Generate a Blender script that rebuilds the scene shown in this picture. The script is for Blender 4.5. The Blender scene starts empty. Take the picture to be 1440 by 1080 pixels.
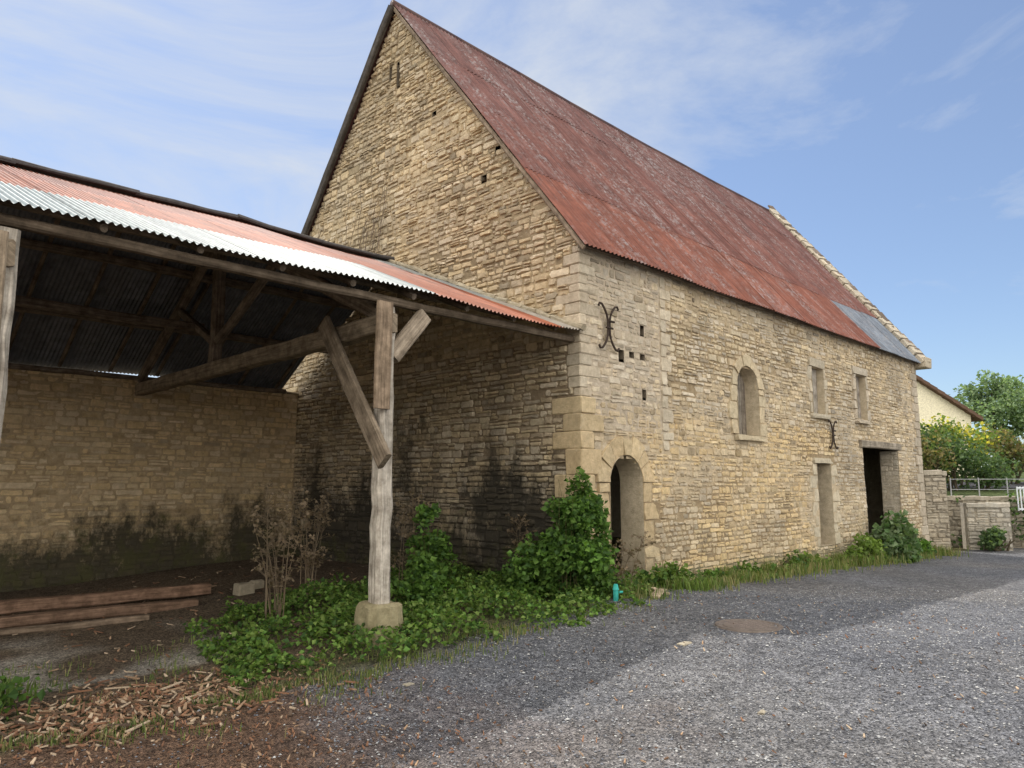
import bpy, math, random
import numpy as np
from mathutils import Vector, noise
R=random.Random(7)
scene=bpy.context.scene
U=R.uniform
def ss(t):
    t=max(0.,min(1.,t)); return t*t*(3-2*t)
def nz(x,y,z=0.): return noise.noise(Vector((x,y,z)))
def mixc(a,b,t): return tuple(a[i]*(1-t)+b[i]*t for i in range(3))
def V(c,a,b):
    k=U(a,b); w=U(-.02,.02); return (c[0]*k*(1+w),c[1]*k,c[2]*k*(1-w))
# ------------------------------------------------------------ mesh builder
class MB:
    def __init__(s): s.v=[];s.f=[];s.c=[];s.uv=[]
    def add(s,vs,fs,col,uv=None):
        o=len(s.v); s.v.extend(vs)
        s.uv.extend(uv if uv else [(0,0)]*len(vs))
        for f in fs:
            s.f.append(tuple(i+o for i in f)); s.c.append(col)
def build(mb,name,mat,parent=None,smooth=False):
    me=bpy.data.meshes.new(name); me.from_pydata([tuple(v) for v in mb.v],[],mb.f)
    n=len(me.loops)
    lt=np.empty(len(me.polygons),dtype=np.int32); me.polygons.foreach_get('loop_total',lt)
    col=np.array([(c[0],c[1],c[2],1.) for c in mb.c],dtype=np.float32)
    col=np.repeat(col,lt,axis=0)
    a=me.color_attributes.new('Col','FLOAT_COLOR','CORNER'); a.data.foreach_set('color',col.ravel())
    vi=np.empty(n,dtype=np.int32); me.loops.foreach_get('vertex_index',vi)
    uv=np.array(mb.uv,dtype=np.float32)[vi]
    l=me.uv_layers.new(name='UVMap'); l.data.foreach_set('uv',uv.ravel())
    if smooth: me.polygons.foreach_set('use_smooth',[True]*len(me.polygons))
    me.materials.append(mat); me.update()
    o=bpy.data.objects.new(name,me); scene.collection.objects.link(o)
    if parent: o.parent=parent
    return o
def empty(name):
    e=bpy.data.objects.new(name,None); scene.collection.objects.link(e); return e
# ------------------------------------------------------------ materials
class NT:
    def __init__(s,name,rough=.9):
        s.m=bpy.data.materials.new(name); s.m.use_nodes=True; s.t=s.m.node_tree
        s.b=s.t.nodes['Principled BSDF']; s.b.inputs['Roughness'].default_value=rough
        s.b.inputs['Specular IOR Level'].default_value=.2
    def n(s,t): return s.t.nodes.new(t)
    def l(s,a,b): s.t.links.new(a,b)
    def coord(s,kind='Object',scale=(1,1,1)):
        tc=s.n('ShaderNodeTexCoord'); mp=s.n('ShaderNodeMapping'); mp.inputs['Scale'].default_value=scale
        s.l(tc.outputs[kind],mp.inputs['Vector']); return mp.outputs[0]
    def noise(s,vec,scale,detail=5,rough=.6):
        n=s.n('ShaderNodeTexNoise'); n.inputs['Scale'].default_value=scale; n.inputs['Detail'].default_value=detail
        n.inputs['Roughness'].default_value=rough; s.l(vec,n.inputs['Vector']); return n.outputs['Fac']
    def vor(s,vec,scale,out='Color'):
        n=s.n('ShaderNodeTexVoronoi'); n.inputs['Scale'].default_value=scale; s.l(vec,n.inputs['Vector']); return n.outputs[out]
    def ramp(s,f,a,b,ca=(0,0,0),cb=(1,1,1)):
        r=s.n('ShaderNodeValToRGB'); e=r.color_ramp.elements
        e[0].position=a;e[1].position=b;e[0].color=(*ca,1);e[1].color=(*cb,1); s.l(f,r.inputs[0]); return r.outputs[0]
    def mix(s,kind,fac,a,b):
        m=s.n('ShaderNodeMix'); m.data_type='RGBA'; m.blend_type=kind
        for i,x in ((0,fac),(6,a),(7,b)):
            if hasattr(x,'links'): s.l(x,m.inputs[i])
            elif i==0: m.inputs[0].default_value=x
            else: m.inputs[i].default_value=(*x,1)
        return m.outputs[2]
    def math(s,op,a,b):
        m=s.n('ShaderNodeMath'); m.operation=op
        for i,x in ((0,a),(1,b)):
            if hasattr(x,'links'): s.l(x,m.inputs[i])
            else: m.inputs[i].default_value=x
        return m.outputs[0]
    def attr(s):
        a=s.n('ShaderNodeAttribute'); a.attribute_name='Col'; return a.outputs['Color']
    def bump(s,h,st,dist):
        b=s.n('ShaderNodeBump'); b.inputs['Strength'].default_value=st; b.inputs['Distance'].default_value=dist
        s.l(h,b.inputs['Height']); s.l(b.outputs[0],s.b.inputs['Normal'])
    def col(s,c): s.l(c,s.b.inputs['Base Color']); return s.m
def M_stone(name,weather=.4,wc=(.25,.215,.165),dark=.35,damp=None,wash=.35):
    t=NT(name,.92); v=t.coord()
    c=t.mix('MULTIPLY',1.,t.attr(),t.ramp(t.noise(v,9,8,.7),.3,.72,(.68,.65,.60),(1.18,1.17,1.15)))
    # lime wash / mortar smeared over stones in patches
    mw=t.math('MULTIPLY',t.ramp(t.noise(v,1.3,6,.65),.42,.6),t.ramp(t.noise(v,11,8,.75),.44,.56))
    c=t.mix('MIX',t.math('MULTIPLY',mw,wash),c,(.58,.48,.33))
    w=t.ramp(t.noise(v,.9,8,.72),.53,.68)
    c=t.mix('MIX',t.math('MULTIPLY',w,weather),c,wc)
    w2=t.ramp(t.noise(v,5,8,.75),.59,.69)
    c=t.mix('MIX',t.math('MULTIPLY',w2,dark),c,(.13,.115,.095))
    w3=t.ramp(t.noise(v,14,6,.7),.62,.68)
    c=t.mix('MIX',t.math('MULTIPLY',w3,.35),c,(.68,.62,.52))
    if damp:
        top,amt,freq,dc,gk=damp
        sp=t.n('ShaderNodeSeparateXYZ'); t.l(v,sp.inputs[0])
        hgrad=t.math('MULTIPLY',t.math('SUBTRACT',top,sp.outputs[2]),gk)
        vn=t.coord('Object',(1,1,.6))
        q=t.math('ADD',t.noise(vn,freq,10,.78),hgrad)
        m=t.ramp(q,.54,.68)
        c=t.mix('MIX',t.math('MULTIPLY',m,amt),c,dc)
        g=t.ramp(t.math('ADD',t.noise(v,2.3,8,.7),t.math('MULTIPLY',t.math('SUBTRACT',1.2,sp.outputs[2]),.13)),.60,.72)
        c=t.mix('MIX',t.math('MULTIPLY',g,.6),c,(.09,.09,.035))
    t.bump(t.noise(v,26,8,.75),1.,.025)
    return t.col(c)
def M_wood(name,rough=.85):
    t=NT(name,rough); v=t.coord('UV',(22,1.3,1))
    c=t.mix('MULTIPLY',1.,t.attr(),t.ramp(t.noise(v,1.,8,.7),.3,.7,(.35,.33,.31),(1.35,1.33,1.3)))
    o=t.coord(); c=t.mix('MULTIPLY',.8,c,t.ramp(t.noise(o,5,6,.7),.35,.65,(.4,.38,.35),(1.25,1.25,1.25)))
    t.bump(t.noise(v,1.4,8,.7),.9,.012); return t.col(c)
def M_roof(name,lich):
    t=NT(name,.62)
    v=t.coord('UV',(1,1,1)); vs=t.coord('UV',(9,.7,1))
    c=t.mix('MULTIPLY',1.,t.attr(),t.ramp(t.noise(vs,1.2,8,.7),.3,.7,(.6,.56,.55),(1.3,1.26,1.24)))
    c=t.mix('MULTIPLY',.9,c,t.ramp(t.noise(v,1.6,8,.72),.35,.68,(.6,.57,.57),(1.22,1.2,1.18)))
    if lich>0:
        vl=t.coord('UV',(1.5,.28,1))
        big=t.ramp(t.noise(vl,.8,6,.7),.45,.60)
        fine=t.ramp(t.noise(v,6,10,.82),.48,.58)
        c=t.mix('MIX',t.math('MULTIPLY',t.math('MULTIPLY',big,fine),lich),c,(.33,.31,.31))
        v3=t.coord('UV',(14,.5,1))
        st=t.ramp(t.noise(v3,1,6,.7),.55,.66)
        c=t.mix('MIX',t.math('MULTIPLY',t.math('MULTIPLY',st,t.ramp(t.noise(v,.5,5,.6),.42,.62)),.35),c,(.36,.34,.34))
        f3=t.ramp(t.noise(v,4,8,.8),.56,.66)
        c=t.mix('MIX',t.math('MULTIPLY',f3,.5),c,(.065,.04,.036))
    else:
        big=t.ramp(t.noise(vs,.5,8,.75),.5,.68)
        c=t.mix('MIX',t.math('MULTIPLY',big,.55),c,(.15,.075,.055))
    t.bump(t.noise(v,20,5,.6),.25,.01)
    return t.col(c)
def M_leaf(name):
    t=NT(name,.55); c=t.attr(); t.l(c,t.b.inputs['Base Color'])
    tr=t.n('ShaderNodeBsdfTranslucent'); t.l(t.mix('MULTIPLY',1.,c,(1.2,1.3,.6)),tr.inputs[0])
    mx=t.n('ShaderNodeMixShader'); mx.inputs[0].default_value=.38
    t.l(t.b.outputs[0],mx.inputs[1]); t.l(tr.outputs[0],mx.inputs[2])
    t.l(mx.outputs[0],t.t.nodes['Material Output'].inputs[0]); return t.m
def M_plain(name,rough=.8,sc=12,lo=.7,hi=1.2,bump=.3):
    t=NT(name,rough); v=t.coord()
    c=t.mix('MULTIPLY',1.,t.attr(),t.ramp(t.noise(v,sc,6,.7),.3,.7,(lo,)*3,(hi,)*3))
    t.bump(t.noise(v,sc*3,6,.7),bump,.01); return t.col(c)
def M_ground():
    t=NT('ground_mat',.95); v=t.coord()
    c=t.attr()
    big=t.ramp(t.noise(v,.45,8,.7),.3,.7,(.68,.69,.72),(1.25,1.22,1.18))
    c=t.mix('MULTIPLY',1.,c,big)
    mid=t.ramp(t.noise(v,5,8,.75),.32,.68,(.7,.7,.7),(1.25,1.25,1.25))
    c=t.mix('MULTIPLY',1.,c,mid)
    vc=t.n('ShaderNodeRGBToBW'); t.l(t.vor(v,62),vc.inputs[0])
    c=t.mix('MULTIPLY',1.,c,t.ramp(vc.outputs[0],.15,.85,(.42,.42,.44),(1.7,1.67,1.62)))
    vc2=t.n('ShaderNodeRGBToBW'); t.l(t.vor(v,24),vc2.inputs[0])
    c=t.mix('MULTIPLY',.8,c,t.ramp(vc2.outputs[0],.1,.8,(.6,.6,.6),(1.35,1.35,1.35)))
    h=t.math('ADD',t.vor(v,62,'Distance'),t.noise(v,9,8,.7))
    t.bump(h,1.,.03)
    return t.col(c)
stone=M_stone('limestone_rubble'); stone_clean=M_stone('limestone_dressed',.4,dark=.4,wash=.2)
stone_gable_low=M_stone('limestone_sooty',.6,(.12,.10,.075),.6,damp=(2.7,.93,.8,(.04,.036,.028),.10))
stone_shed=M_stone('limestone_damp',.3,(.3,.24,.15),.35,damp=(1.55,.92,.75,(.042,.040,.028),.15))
mortar=M_stone('lime_mortar',.4)
wood=M_wood('weathered_wood'); roofm=M_roof('rusted_sheet_lichen',.72); roofs=M_roof('corrugated_sheet',.0)
leafm=M_leaf('leaves'); plain=M_plain('plain_rough'); iron=M_plain('iron',.6)
ground_m=M_ground(); pebm=M_plain('pebble',.9,40,.8,1.2)
# ------------------------------------------------------------ terrain
CX,CY,CZ=-9.15,-7.59,1.7
S2=math.sqrt(.5)
def rf(x,y): return S2*((x-CX)-(y-CY)), S2*((x-CX)+(y-CY))
def fromrf(r,f): return CX+S2*(r+f), CY+S2*(f-r)
def hgt(x,y):
    h=-.3*ss(-x/6.5) if x<0 else -.45*min(x/17.,1.)**1.1
    h+=.03*nz(x*.5,y*.5)+.012*nz(x*1.7,y*1.7,3)
    r,f=rf(x,y)
    m=ss((f-25.75)/.3)*ss((r-13.6)/.3)
    return h*(1-m)+m*(1.15+min(max(f-26,0)*.05,1.6))
GR=(.163,.172,.192); DI=(.165,.10,.062); SO=(.13,.10,.07); GA=(.09,.115,.04)
def zone(x,y):
    n=nz(x*.9,y*.9,3)*.5+nz(x*3,y*3,5)*.3
    c=GR
    w=ss((nz(x*.35,y*.35,9)+.35)*1.2); c=mixc(c,(.205,.195,.178),.4*w)
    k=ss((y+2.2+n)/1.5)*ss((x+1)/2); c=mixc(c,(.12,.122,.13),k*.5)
    k=ss((-5.2+(y+.8)*.42+n*1.5-x)/1.1+.5); c=mixc(c,DI,k*.9)
    k=ss((-3.6+(y+.8)*.25+n*2.5-x)/1.5+.3); c=mixc(c,DI,k*.25)
    if x<.2:
        k=ss((y+1.0+n*.6)/.5); c=mixc(c,SO if y>.3 else mixc(SO,GA,.55),k)
        if y>1: c=mixc(c,(.34,.32,.28),.85*ss((nz(x*.8,y*.8,21)+.15)*3)*ss((-4.6-x)/.6)*ss((4.2-y)/.8))
    else:
        k=ss((y+.85+n*.5)/.4); c=mixc(c,(.13,.12,.06),k)
    r,f=rf(x,y)
    if f>25.7 and r>13.5: c=mixc(GA,(.1,.14,.05),.4)
    elif f>60 or r<-25: c=(.1,.12,.05)
    return c
def axis(lo,hi,st,far):
    a=[];x=lo
    while x<hi: a.append(x); x+=st
    a.append(hi); s=st; x=hi
    while x<far: s*=1.35; x+=s; a.append(x)
    s=st;x=lo; b=[]
    while x>-far: s*=1.35; x-=s; b.append(x)
    return b[::-1]+a
xs=axis(-13,28,.16,900); ys=axis(-11,11,.16,900)
g=MB(); nx=len(xs)
vs=[(x,y,hgt(x,y)) for y in ys for x in xs]
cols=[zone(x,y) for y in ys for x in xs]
g.v=vs; g.uv=[(0,0)]*len(vs)
g.f=[(j*nx+i,j*nx+i+1,(j+1)*nx+i+1,(j+1)*nx+i) for j in range(len(ys)-1) for i in range(nx-1)]
g.c=[(0,0,0)]*len(g.f)
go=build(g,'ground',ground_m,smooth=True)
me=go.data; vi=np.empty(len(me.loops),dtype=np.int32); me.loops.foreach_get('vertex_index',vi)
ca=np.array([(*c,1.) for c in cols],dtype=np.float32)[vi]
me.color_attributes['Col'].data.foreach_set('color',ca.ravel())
# ------------------------------------------------------------ masonry
def sub(iv,a,b):
    out=[]
    for s0,s1 in iv:
        if b<=s0 or a>=s1: out.append((s0,s1)); continue
        if a>s0: out.append((s0,a))
        if b<s1: out.append((b,s1))
    return out
def hole_iv(h,z):
    k=h[0]
    if k=='r':
        _,a,b,z0,z1=h
        return (a,b) if z0<=z<z1 else None
    _,a,b,z0,sp=h   # round arch
    r=(b-a)/2; c=(a+b)/2
    if z<z0 or z>sp+r: return None
    if z<=sp: return (a,b)
    w=math.sqrt(max(0,r*r-(z-sp)**2)); return (c-w,c+w) if w>.02 else None
def wave(s,z): return .04*nz(s*.45,z*.45,1.7)+.014*nz(s*1.7,z*1.7,8)
def stone_poly(mb,P,poly,proud,inset,col,jit=.006,base=-.015,wv=True):
    n=len(poly); cx=sum(p[0] for p in poly)/n; cz=sum(p[1] for p in poly)/n
    vs=[];w=wave(cx,cz) if wv else 0
    tx,tz=U(-.07,.07),U(-.12,.10)
    A=[(p[0]+U(-jit,jit),p[1]+U(-jit,jit)) for p in poly]
    for p in A: vs.append(P(p[0],p[1],base+w))
    for p in A:
        dx,dz=cx-p[0],cz-p[1]; L=math.hypot(dx,dz)+1e-6
        k=min(inset,L*.4)*U(.5,1.4)
        q=(p[0]+dx/L*k,p[1]+dz/L*k)
        vs.append(P(q[0],q[1],w+proud*U(.75,1.12)+tx*(q[0]-cx)+tz*(q[1]-cz)))
    vs.append(P(cx+U(-.01,.01),cz,w+proud*U(1.,1.2)))
    fs=[(i,(i+1)%n,n+(i+1)%n,n+i) for i in range(n)]+[(n+i,n+(i+1)%n,2*n) for i in range(n)]
    mb.add(vs,fs,col)
def rect8(s0,s1,z0,z1,rc=.014):
    m=(s0+s1)/2+U(-.02,.02)
    e=min(rc*U(.6,2.2),(z1-z0)*.3)
    return [(s0+e,z0),(m,z0),(s1-e,z0),(s1,(z0+z1)/2),(s1-e*.8,z1),(m,z1),(s0+e,z1),(s0,(z0+z1)/2)]
def masonry(mbS,mbM,P,ext,z0,z1,holes,excl,ch,sl,colf,proud=(.012,.04),gap=.012,mcol=None,und=.035):
    z=z0
    while z<z1-.02:
        h=U(*ch)*(U(1.2,1.5) if R.random()<.12 else 1)
        if z+h>z1-.05: h=z1-z
        zm=z+h/2; e=ext(zm)
        if e is None: break
        iv=[e]
        for ho in holes:
            q=hole_iv(ho,zm)
            if q: iv=sub(iv,*q)
        for a,b in iv:
            nseg=max(1,int((b-a)/.5)); st=(b-a)/nseg
            for i in range(nseg):
                p,q=a+i*st,a+(i+1)*st
                mc=mcol(p,zm) if mcol else (.3,.25,.18)
                mbM.add([P(p,z,wave(p,z)),P(q,z,wave(q,z)),P(q,z+h,wave(q,z+h)),P(p,z+h,wave(p,z+h))],[(0,1,2,3)],mc)
        for ho in excl:
            q=hole_iv(ho,zm)
            if q: iv=sub(iv,*q)
        for a,b in iv:
            s=a
            while s<b-.03:
                L=U(*sl)*(1.6 if R.random()<.08 else 1)*(.55 if R.random()<.2 else 1)
                if s+L>b-.09: L=b-s
                dz=und*nz(s*.8,z*1.1,4)+.014*nz(s*4,z*6,14)
                gg=gap*U(.4,1.8)
                def put(za,zb):
                    if zb-za<.02: return
                    col,pf=colf(s+L/2,(za+zb)/2)
                    stone_poly(mbS,P,rect8(s+gg/2,s+L-gg/2,za+gg/2+dz+U(-.012,.008),zb-gg/2+dz+U(-.010,.012)),U(*proud)*pf,.018,col,.009)
                q=R.random()
                if h>.1 and q<.28: 
                    k=U(.4,.6); put(z,z+h*k); put(z+h*k,z+h)
                elif q>.985: pass
                elif q>.86: put(z+h*U(0,.15),z+h*U(.75,.9))
                else: put(z,z+h)
                s+=L
        z+=h
PAL=[(.70,.55,.34),(.74,.62,.41),(.65,.50,.29),(.61,.52,.39),(.73,.63,.47),(.53,.42,.28),(.75,.59,.34)]
def pal(v=.14):
    c=R.choice(PAL); k=U(1-v,1+v); return tuple(x*k for x in c)
def grey(c,t):
    l=sum(c)/3; return mixc(c,(l*1.03,l*.95,l*.83),t)
def col_facade(s,z):
    c=pal(); pf=1.
    if s<2.3 and z>2.6: c=grey(c,.5); pf=.6
    elif z>3: c=grey(c,.35)
    elif s>10: c=grey(c,.4); pf=.85
    if z<3 and s<10: c=mixc(c,(.72,.55,.31),.35)
    k=nz(s*.5,z*.8,12)
    if k>.15: c=grey(c,.4); c=tuple(x*(1-.6*min(k-.15,.3)) for x in c)
    q=R.random()
    if q<.06: c=tuple(x*.62 for x in c)
    elif q<.12: c=tuple(x*.8 for x in c)
    if z<.1: c=mixc(c,(.2,.19,.1),.45)
    return c,pf
def mc_facade(s,z):
    if s<2.3 and z>2.6: return (.55,.47,.37)
    if z<.2: return (.22,.2,.13)
    return mixc((.34,.26,.16),(.57,.47,.33),ss(.55+nz(s*.6,z*.6,31)*2))
barn=empty('stone_barn')
EZ=5.75; SL=1.258; GW=10.54; AP=12.38; L0=17.05
PF=lambda s,z,d:(s,-d,z)
PG=lambda s,z,d:(-d,s,z)
fs_,fm=MB(),MB()
holes_f=[('a',.71,1.63,-.2,1.72),('a',5.12,6.05,2.72,3.75),('r',8.91,9.6,3.42,4.59),('r',11.8,12.5,3.45,4.7),
  ('r',8.93,9.75,.2,2.19),('r',12.1,14.8,-.8,2.67)]
put_f=[(1.11,3.93,.08),(1.42,3.92,.07),(1.75,3.92,.07),(1.75,4.42,.06),(1.78,3.29,.06)]
for (a,b,w_) in put_f: holes_f.append(('r',a-w_,a+w_,b-w_*1.2,b+w_*1.2))
# quoins and surrounds -------------------------------------------------
dr=MB()
excl_f=[];excl_g=[]
z=-.3;i=0
def boxq(mb,u0,u1,v0,v1,z0,z1,col,e=.02):
    j=lambda:U(-.009,.009)
    vs=[]
    for zz,ins in ((z0+.002,e),(z0+.002+e,0),(z1-.002-e,0),(z1-.002,e)):
        for (x,y,sx,sy) in ((u0,v0,1,1),(u1,v0,-1,1),(u1,v1,-1,-1),(u0,v1,1,-1)):
            ch=e
            if (sx,sy) in ((1,1),(-1,-1)):
                pts=[(x+sx*ins,y+sy*(ins+ch)),(x+sx*(ins+ch),y+sy*ins)]
            else: pts=[(x+sx*(ins+ch),y+sy*ins),(x+sx*ins,y+sy*(ins+ch))]
            for p in pts: vs.append((p[0]+j(),p[1]+j(),zz+j()*.5))
    fs=[tuple(range(7,-1,-1)),tuple(range(24,32))]
    for r_ in range(3):
        for k in range(8): fs.append((r_*8+k,r_*8+(k+1)%8,(r_+1)*8+(k+1)%8,(r_+1)*8+k))
    mb.add(vs,fs,col)
while z<EZ-.2:
    h=U(.24,.42) if z<3.0 else U(.10,.2)
    if z+h>EZ-.12: h=EZ-.02-z
    a,b=(.6,.34) if i%2 else (.34,.6)
    if z>3.0: a*=U(.4,.9);b*=U(.4,.9)
    a*=U(.8,1.1); b*=U(.8,1.1); pr=.03 if z<3.0 else .024
    c=V((.64,.51,.32) if z<3.0 else (.62,.54,.42),.82,1.03)
    boxq(dr,-pr+U(-.004,.004),a,-pr+U(-.004,.004),b,z,z+h,c,.016)
    excl_f.append(('r',-1,a+.003,z,z+h)); excl_g.append(('r',-1,b+.003,z,z+h)); z+=h;i+=1
z=-.7;i=0
while z<EZ-.2:
    h=U(.2,.32)
    if z+h>EZ-.1: h=EZ-z
    a=.55 if i%2 else .35
    boxq(dr,L0-a,L0+.035+max(0,(.5-z)*.05),-.035-max(0,(.5-z)*.04),.5,z,z+h,V((.57,.5,.4),.8,1))
    excl_f.append(('r',L0-a-.01,L0+1,z,z+h)); z+=h;i+=1
def surround(mb,P,h,jw=(.28,.45),ring=.3,col=(.5,.4,.25),sill=False,lint=None,n=9):
    k,a,b,z0=h[0],h[1],h[2],max(h[3],-.1)
    top=h[4]
    for side in (0,1):
        z=z0;i=side
        while z<top-.05:
            hh=U(.22,.38)
            if z+hh>top-.12: hh=top-z
            w=jw[i%2]*U(.85,1.1)
            s0,s1=(a-w,a-.0) if side==0 else (b,b+w)
            stone_poly(mb,P,rect8(s0+.003,s1-.003,z+.004,z+hh-.004),.03,.012,V(col,.82,1.04),.006,wv=False,base=-.05)
            excl_f.append(('r',s0,s1,z,z+hh)); z+=hh;i+=1
    if k=='a':
        r=(b-a)/2; c0=(a+b)/2
        cuts=[0]+sorted(math.pi*(q+U(-.25,.25))/n for q in range(1,n))+[math.pi]
        for q in range(n):
            t0,t1=cuts[q]+.006,cuts[q+1]-.006
            ro=r+ring*U(.8,1.15)
            pl=[(c0+math.cos(t)*rr,top+math.sin(t)*rr) for rr,t in ((r,t0),(ro,t0),(ro,(t0*.6+t1*.4)),(ro,t1*.7+t0*.3),(ro,t1),(r,t1),(r,t1*.7+t0*.3),(r,(t0*.6+t1*.4)))]
            stone_poly(mb,P,pl,.03,.01,V(col,.84,1.04),.004,wv=False,base=-.05)
        excl_f.append(('a',c0-r-ring*.85,c0+r+ring*.85,top,top))
    else:
        lh=lint or .22; e=.2
        stone_poly(mb,P,rect8(a-e,b+e,top+.003,top+lh),.04,.012,V(col,.9,.95),.004,wv=False,base=-.05)
        excl_f.append(('r',a-e,b+e,top,top+lh))
    if sill:
        stone_poly(mb,P,rect8(a-.15,b+.15,z0-.12,z0-.003),.09,.012,V(col,.85,.9),.003,wv=False,base=-.05)
        excl_f.append(('r',a-.15,b+.15,z0-.12,z0))
surround(dr,PF,holes_f[0],(.3,.48),.36,(.64,.51,.32),n=7)
surround(dr,PF,holes_f[1],(.26,.4),.24,(.66,.56,.39),sill=True,n=5)
surround(dr,PF,holes_f[2],(.16,.24),.0,(.61,.54,.42),sill=True)
surround(dr,PF,holes_f[3],(.16,.24),.0,(.59,.52,.42),sill=True)
surround(dr,PF,holes_f[4],(.25,.42),.0,(.61,.54,.41),lint=.14)
z=2.3;i=0
while z<5.5:
    h=U(.16,.28); a=.36 if i%2 else .2
    stone_poly(dr,PF,rect8(2.3,2.3+a,z,z+h-.01),.026,.014,V((.66,.58,.45),.85,1.05),.006,wv=False,base=-.04)
    excl_f.append(('r',2.29,2.31+a,z,z+h)); z+=h;i+=1
excl_f.append(('r',11.85,15.05,2.67,2.9))
masonry(fs_,fm,PF,lambda z:(0,L0),-.75,EZ,holes_f,excl_f,(.075,.13),(.12,.36),col_facade,(.007,.028),.013,mcol=mc_facade)
# gable ------------------------------------------------------------------
gs,gm=MB(),MB(); ds,dm=MB(),MB()
def ext_g(z):
    if z<EZ: return (0,GW)
    a=(z-EZ)/SL; return (a,GW-a) if GW-2*a>.1 else None
def col_g(s,z):
    c=pal(.18); k=nz(s*.4,z*.4,44)
    c=grey(c,.3); c=mixc(c,(.70,.56,.36),.3)
    if k>0.05: c=tuple(x*(1-.5*min(k,.35)) for x in c)
    q=R.random()
    if q<.07: c=tuple(x*.6 for x in c)
    elif q<.14: c=tuple(x*.78 for x in c)
    return c,1.
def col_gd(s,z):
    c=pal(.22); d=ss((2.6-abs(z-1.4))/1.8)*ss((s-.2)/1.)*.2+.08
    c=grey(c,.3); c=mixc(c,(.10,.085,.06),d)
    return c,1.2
holes_g=[('r',5.12,5.22,10.5,11.05),('r',5.42,5.5,10.75,11.15)]
for a,b in ((3.85,9.35),(1.95,7.9),(2.32,7.5)):
    holes_g.append(('r',a-.07,a+.07,b-.06,b+.06))
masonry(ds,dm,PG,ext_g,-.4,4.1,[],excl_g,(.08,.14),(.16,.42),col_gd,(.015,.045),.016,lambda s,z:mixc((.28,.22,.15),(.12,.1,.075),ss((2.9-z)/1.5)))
masonry(gs,gm,PG,ext_g,4.1,AP,holes_g,excl_g,(.08,.135),(.13,.36),col_g,(.012,.045),.017,lambda s,z:mixc((.50,.40,.26),(.28,.22,.14),ss(.42+nz(s*.6,z*.6,70)*2.2)),und=.07)
build(fs_,'facade_stones',stone,barn); build(fm,'facade_mortar',mortar,barn)
build(gs,'gable_stones',stone,barn); build(gm,'gable_mortar',mortar,barn)
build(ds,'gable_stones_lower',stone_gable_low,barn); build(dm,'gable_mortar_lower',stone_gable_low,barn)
# reveals and interiors ---------------------------------------------------
rv=MB(); T=.46
def quad(mb,a,b,c,d,col): mb.add([a,b,c,d],[(0,1,2,3)],col)
RC=(.58,.50,.37)
def reveal(h,dep):
    k,a,b,z0,top=h
    quad(rv,(a,-.03,z0),(a,dep,z0),(a,dep,top),(a,-.03,top),RC)
    quad(rv,(b,-.03,z0),(b,dep,z0),(b,dep,top),(b,-.03,top),RC)
    quad(rv,(a,-.03,z0),(b,-.03,z0),(b,dep,z0),(a,dep,z0),RC)
    if k=='r': quad(rv,(a,-.03,top),(b,-.03,top),(b,dep,top),(a,dep,top),RC)
    else:
        r=(b-a)/2;c=(a+b)/2;n=14
        for q in range(n):
            t0,t1=math.pi*q/n,math.pi*(q+1)/n
            quad(rv,(c+r*math.cos(t0),-.03,top+r*math.sin(t0)),(c+r*math.cos(t1),-.03,top+r*math.sin(t1)),
              (c+r*math.cos(t1),dep,top+r*math.sin(t1)),(c+r*math.cos(t0),dep,top+r*math.sin(t0)),RC)
reveal(holes_f[0],T); reveal(holes_f[1],.4); reveal(holes_f[2],.25); reveal(holes_f[3],.25); reveal(holes_f[4],.5)
for h in holes_f[6:]:
    k,a,b,z0,z1=h
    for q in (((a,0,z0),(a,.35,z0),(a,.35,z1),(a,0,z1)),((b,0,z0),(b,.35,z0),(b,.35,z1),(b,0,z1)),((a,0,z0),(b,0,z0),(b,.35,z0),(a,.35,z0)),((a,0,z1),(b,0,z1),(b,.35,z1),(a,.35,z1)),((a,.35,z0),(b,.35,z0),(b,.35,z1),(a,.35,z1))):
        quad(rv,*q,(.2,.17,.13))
for h in holes_g:
    k,a,b,z0,z1=h
    for q in (((0,a,z0),(.35,a,z0),(.35,a,z1),(0,a,z1)),((0,b,z0),(.35,b,z0),(.35,b,z1),(0,b,z1)),((0,a,z0),(0,b,z0),(.35,b,z0),(.35,a,z0)),((.35,a,z0),(.35,b,z0),(.35,b,z1),(.35,a,z1))):
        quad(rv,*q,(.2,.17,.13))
build(rv,'opening_reveals',stone_clean,barn)
b1,b2=MB(),MB()
masonry(b1,b2,lambda s,z,d:(14.8-d,s,z),lambda z:(-.02,.5),-.75,2.67,[],[],(.1,.2),(.2,.4),lambda s,z:(V((.6,.54,.44),.85,1.1),.6),(.01,.03),.012,lambda s,z:(.52,.46,.37))
build(b1,'cart_door_jamb',stone_clean,barn); build(b2,'cart_door_jamb_mortar',mortar,barn)
sh=MB()
def endu(v): return L0+v*.237
quad(sh,(0.1,GW,-.7),(endu(GW),GW,-.7),(endu(GW),GW,EZ),(.1,GW,EZ),(.4,.35,.26))
sh.add([(endu(0),0.0,-.8),(endu(GW),GW,-.8),(endu(GW),GW,EZ),(endu(GW/2),GW/2,AP),(endu(0),0.0,EZ)],[(0,1,2,3,4)],(.4,.35,.26))
build(sh,'rear_walls',stone,barn)
build(dr,'quoins_and_surrounds',stone_clean,barn)
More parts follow.
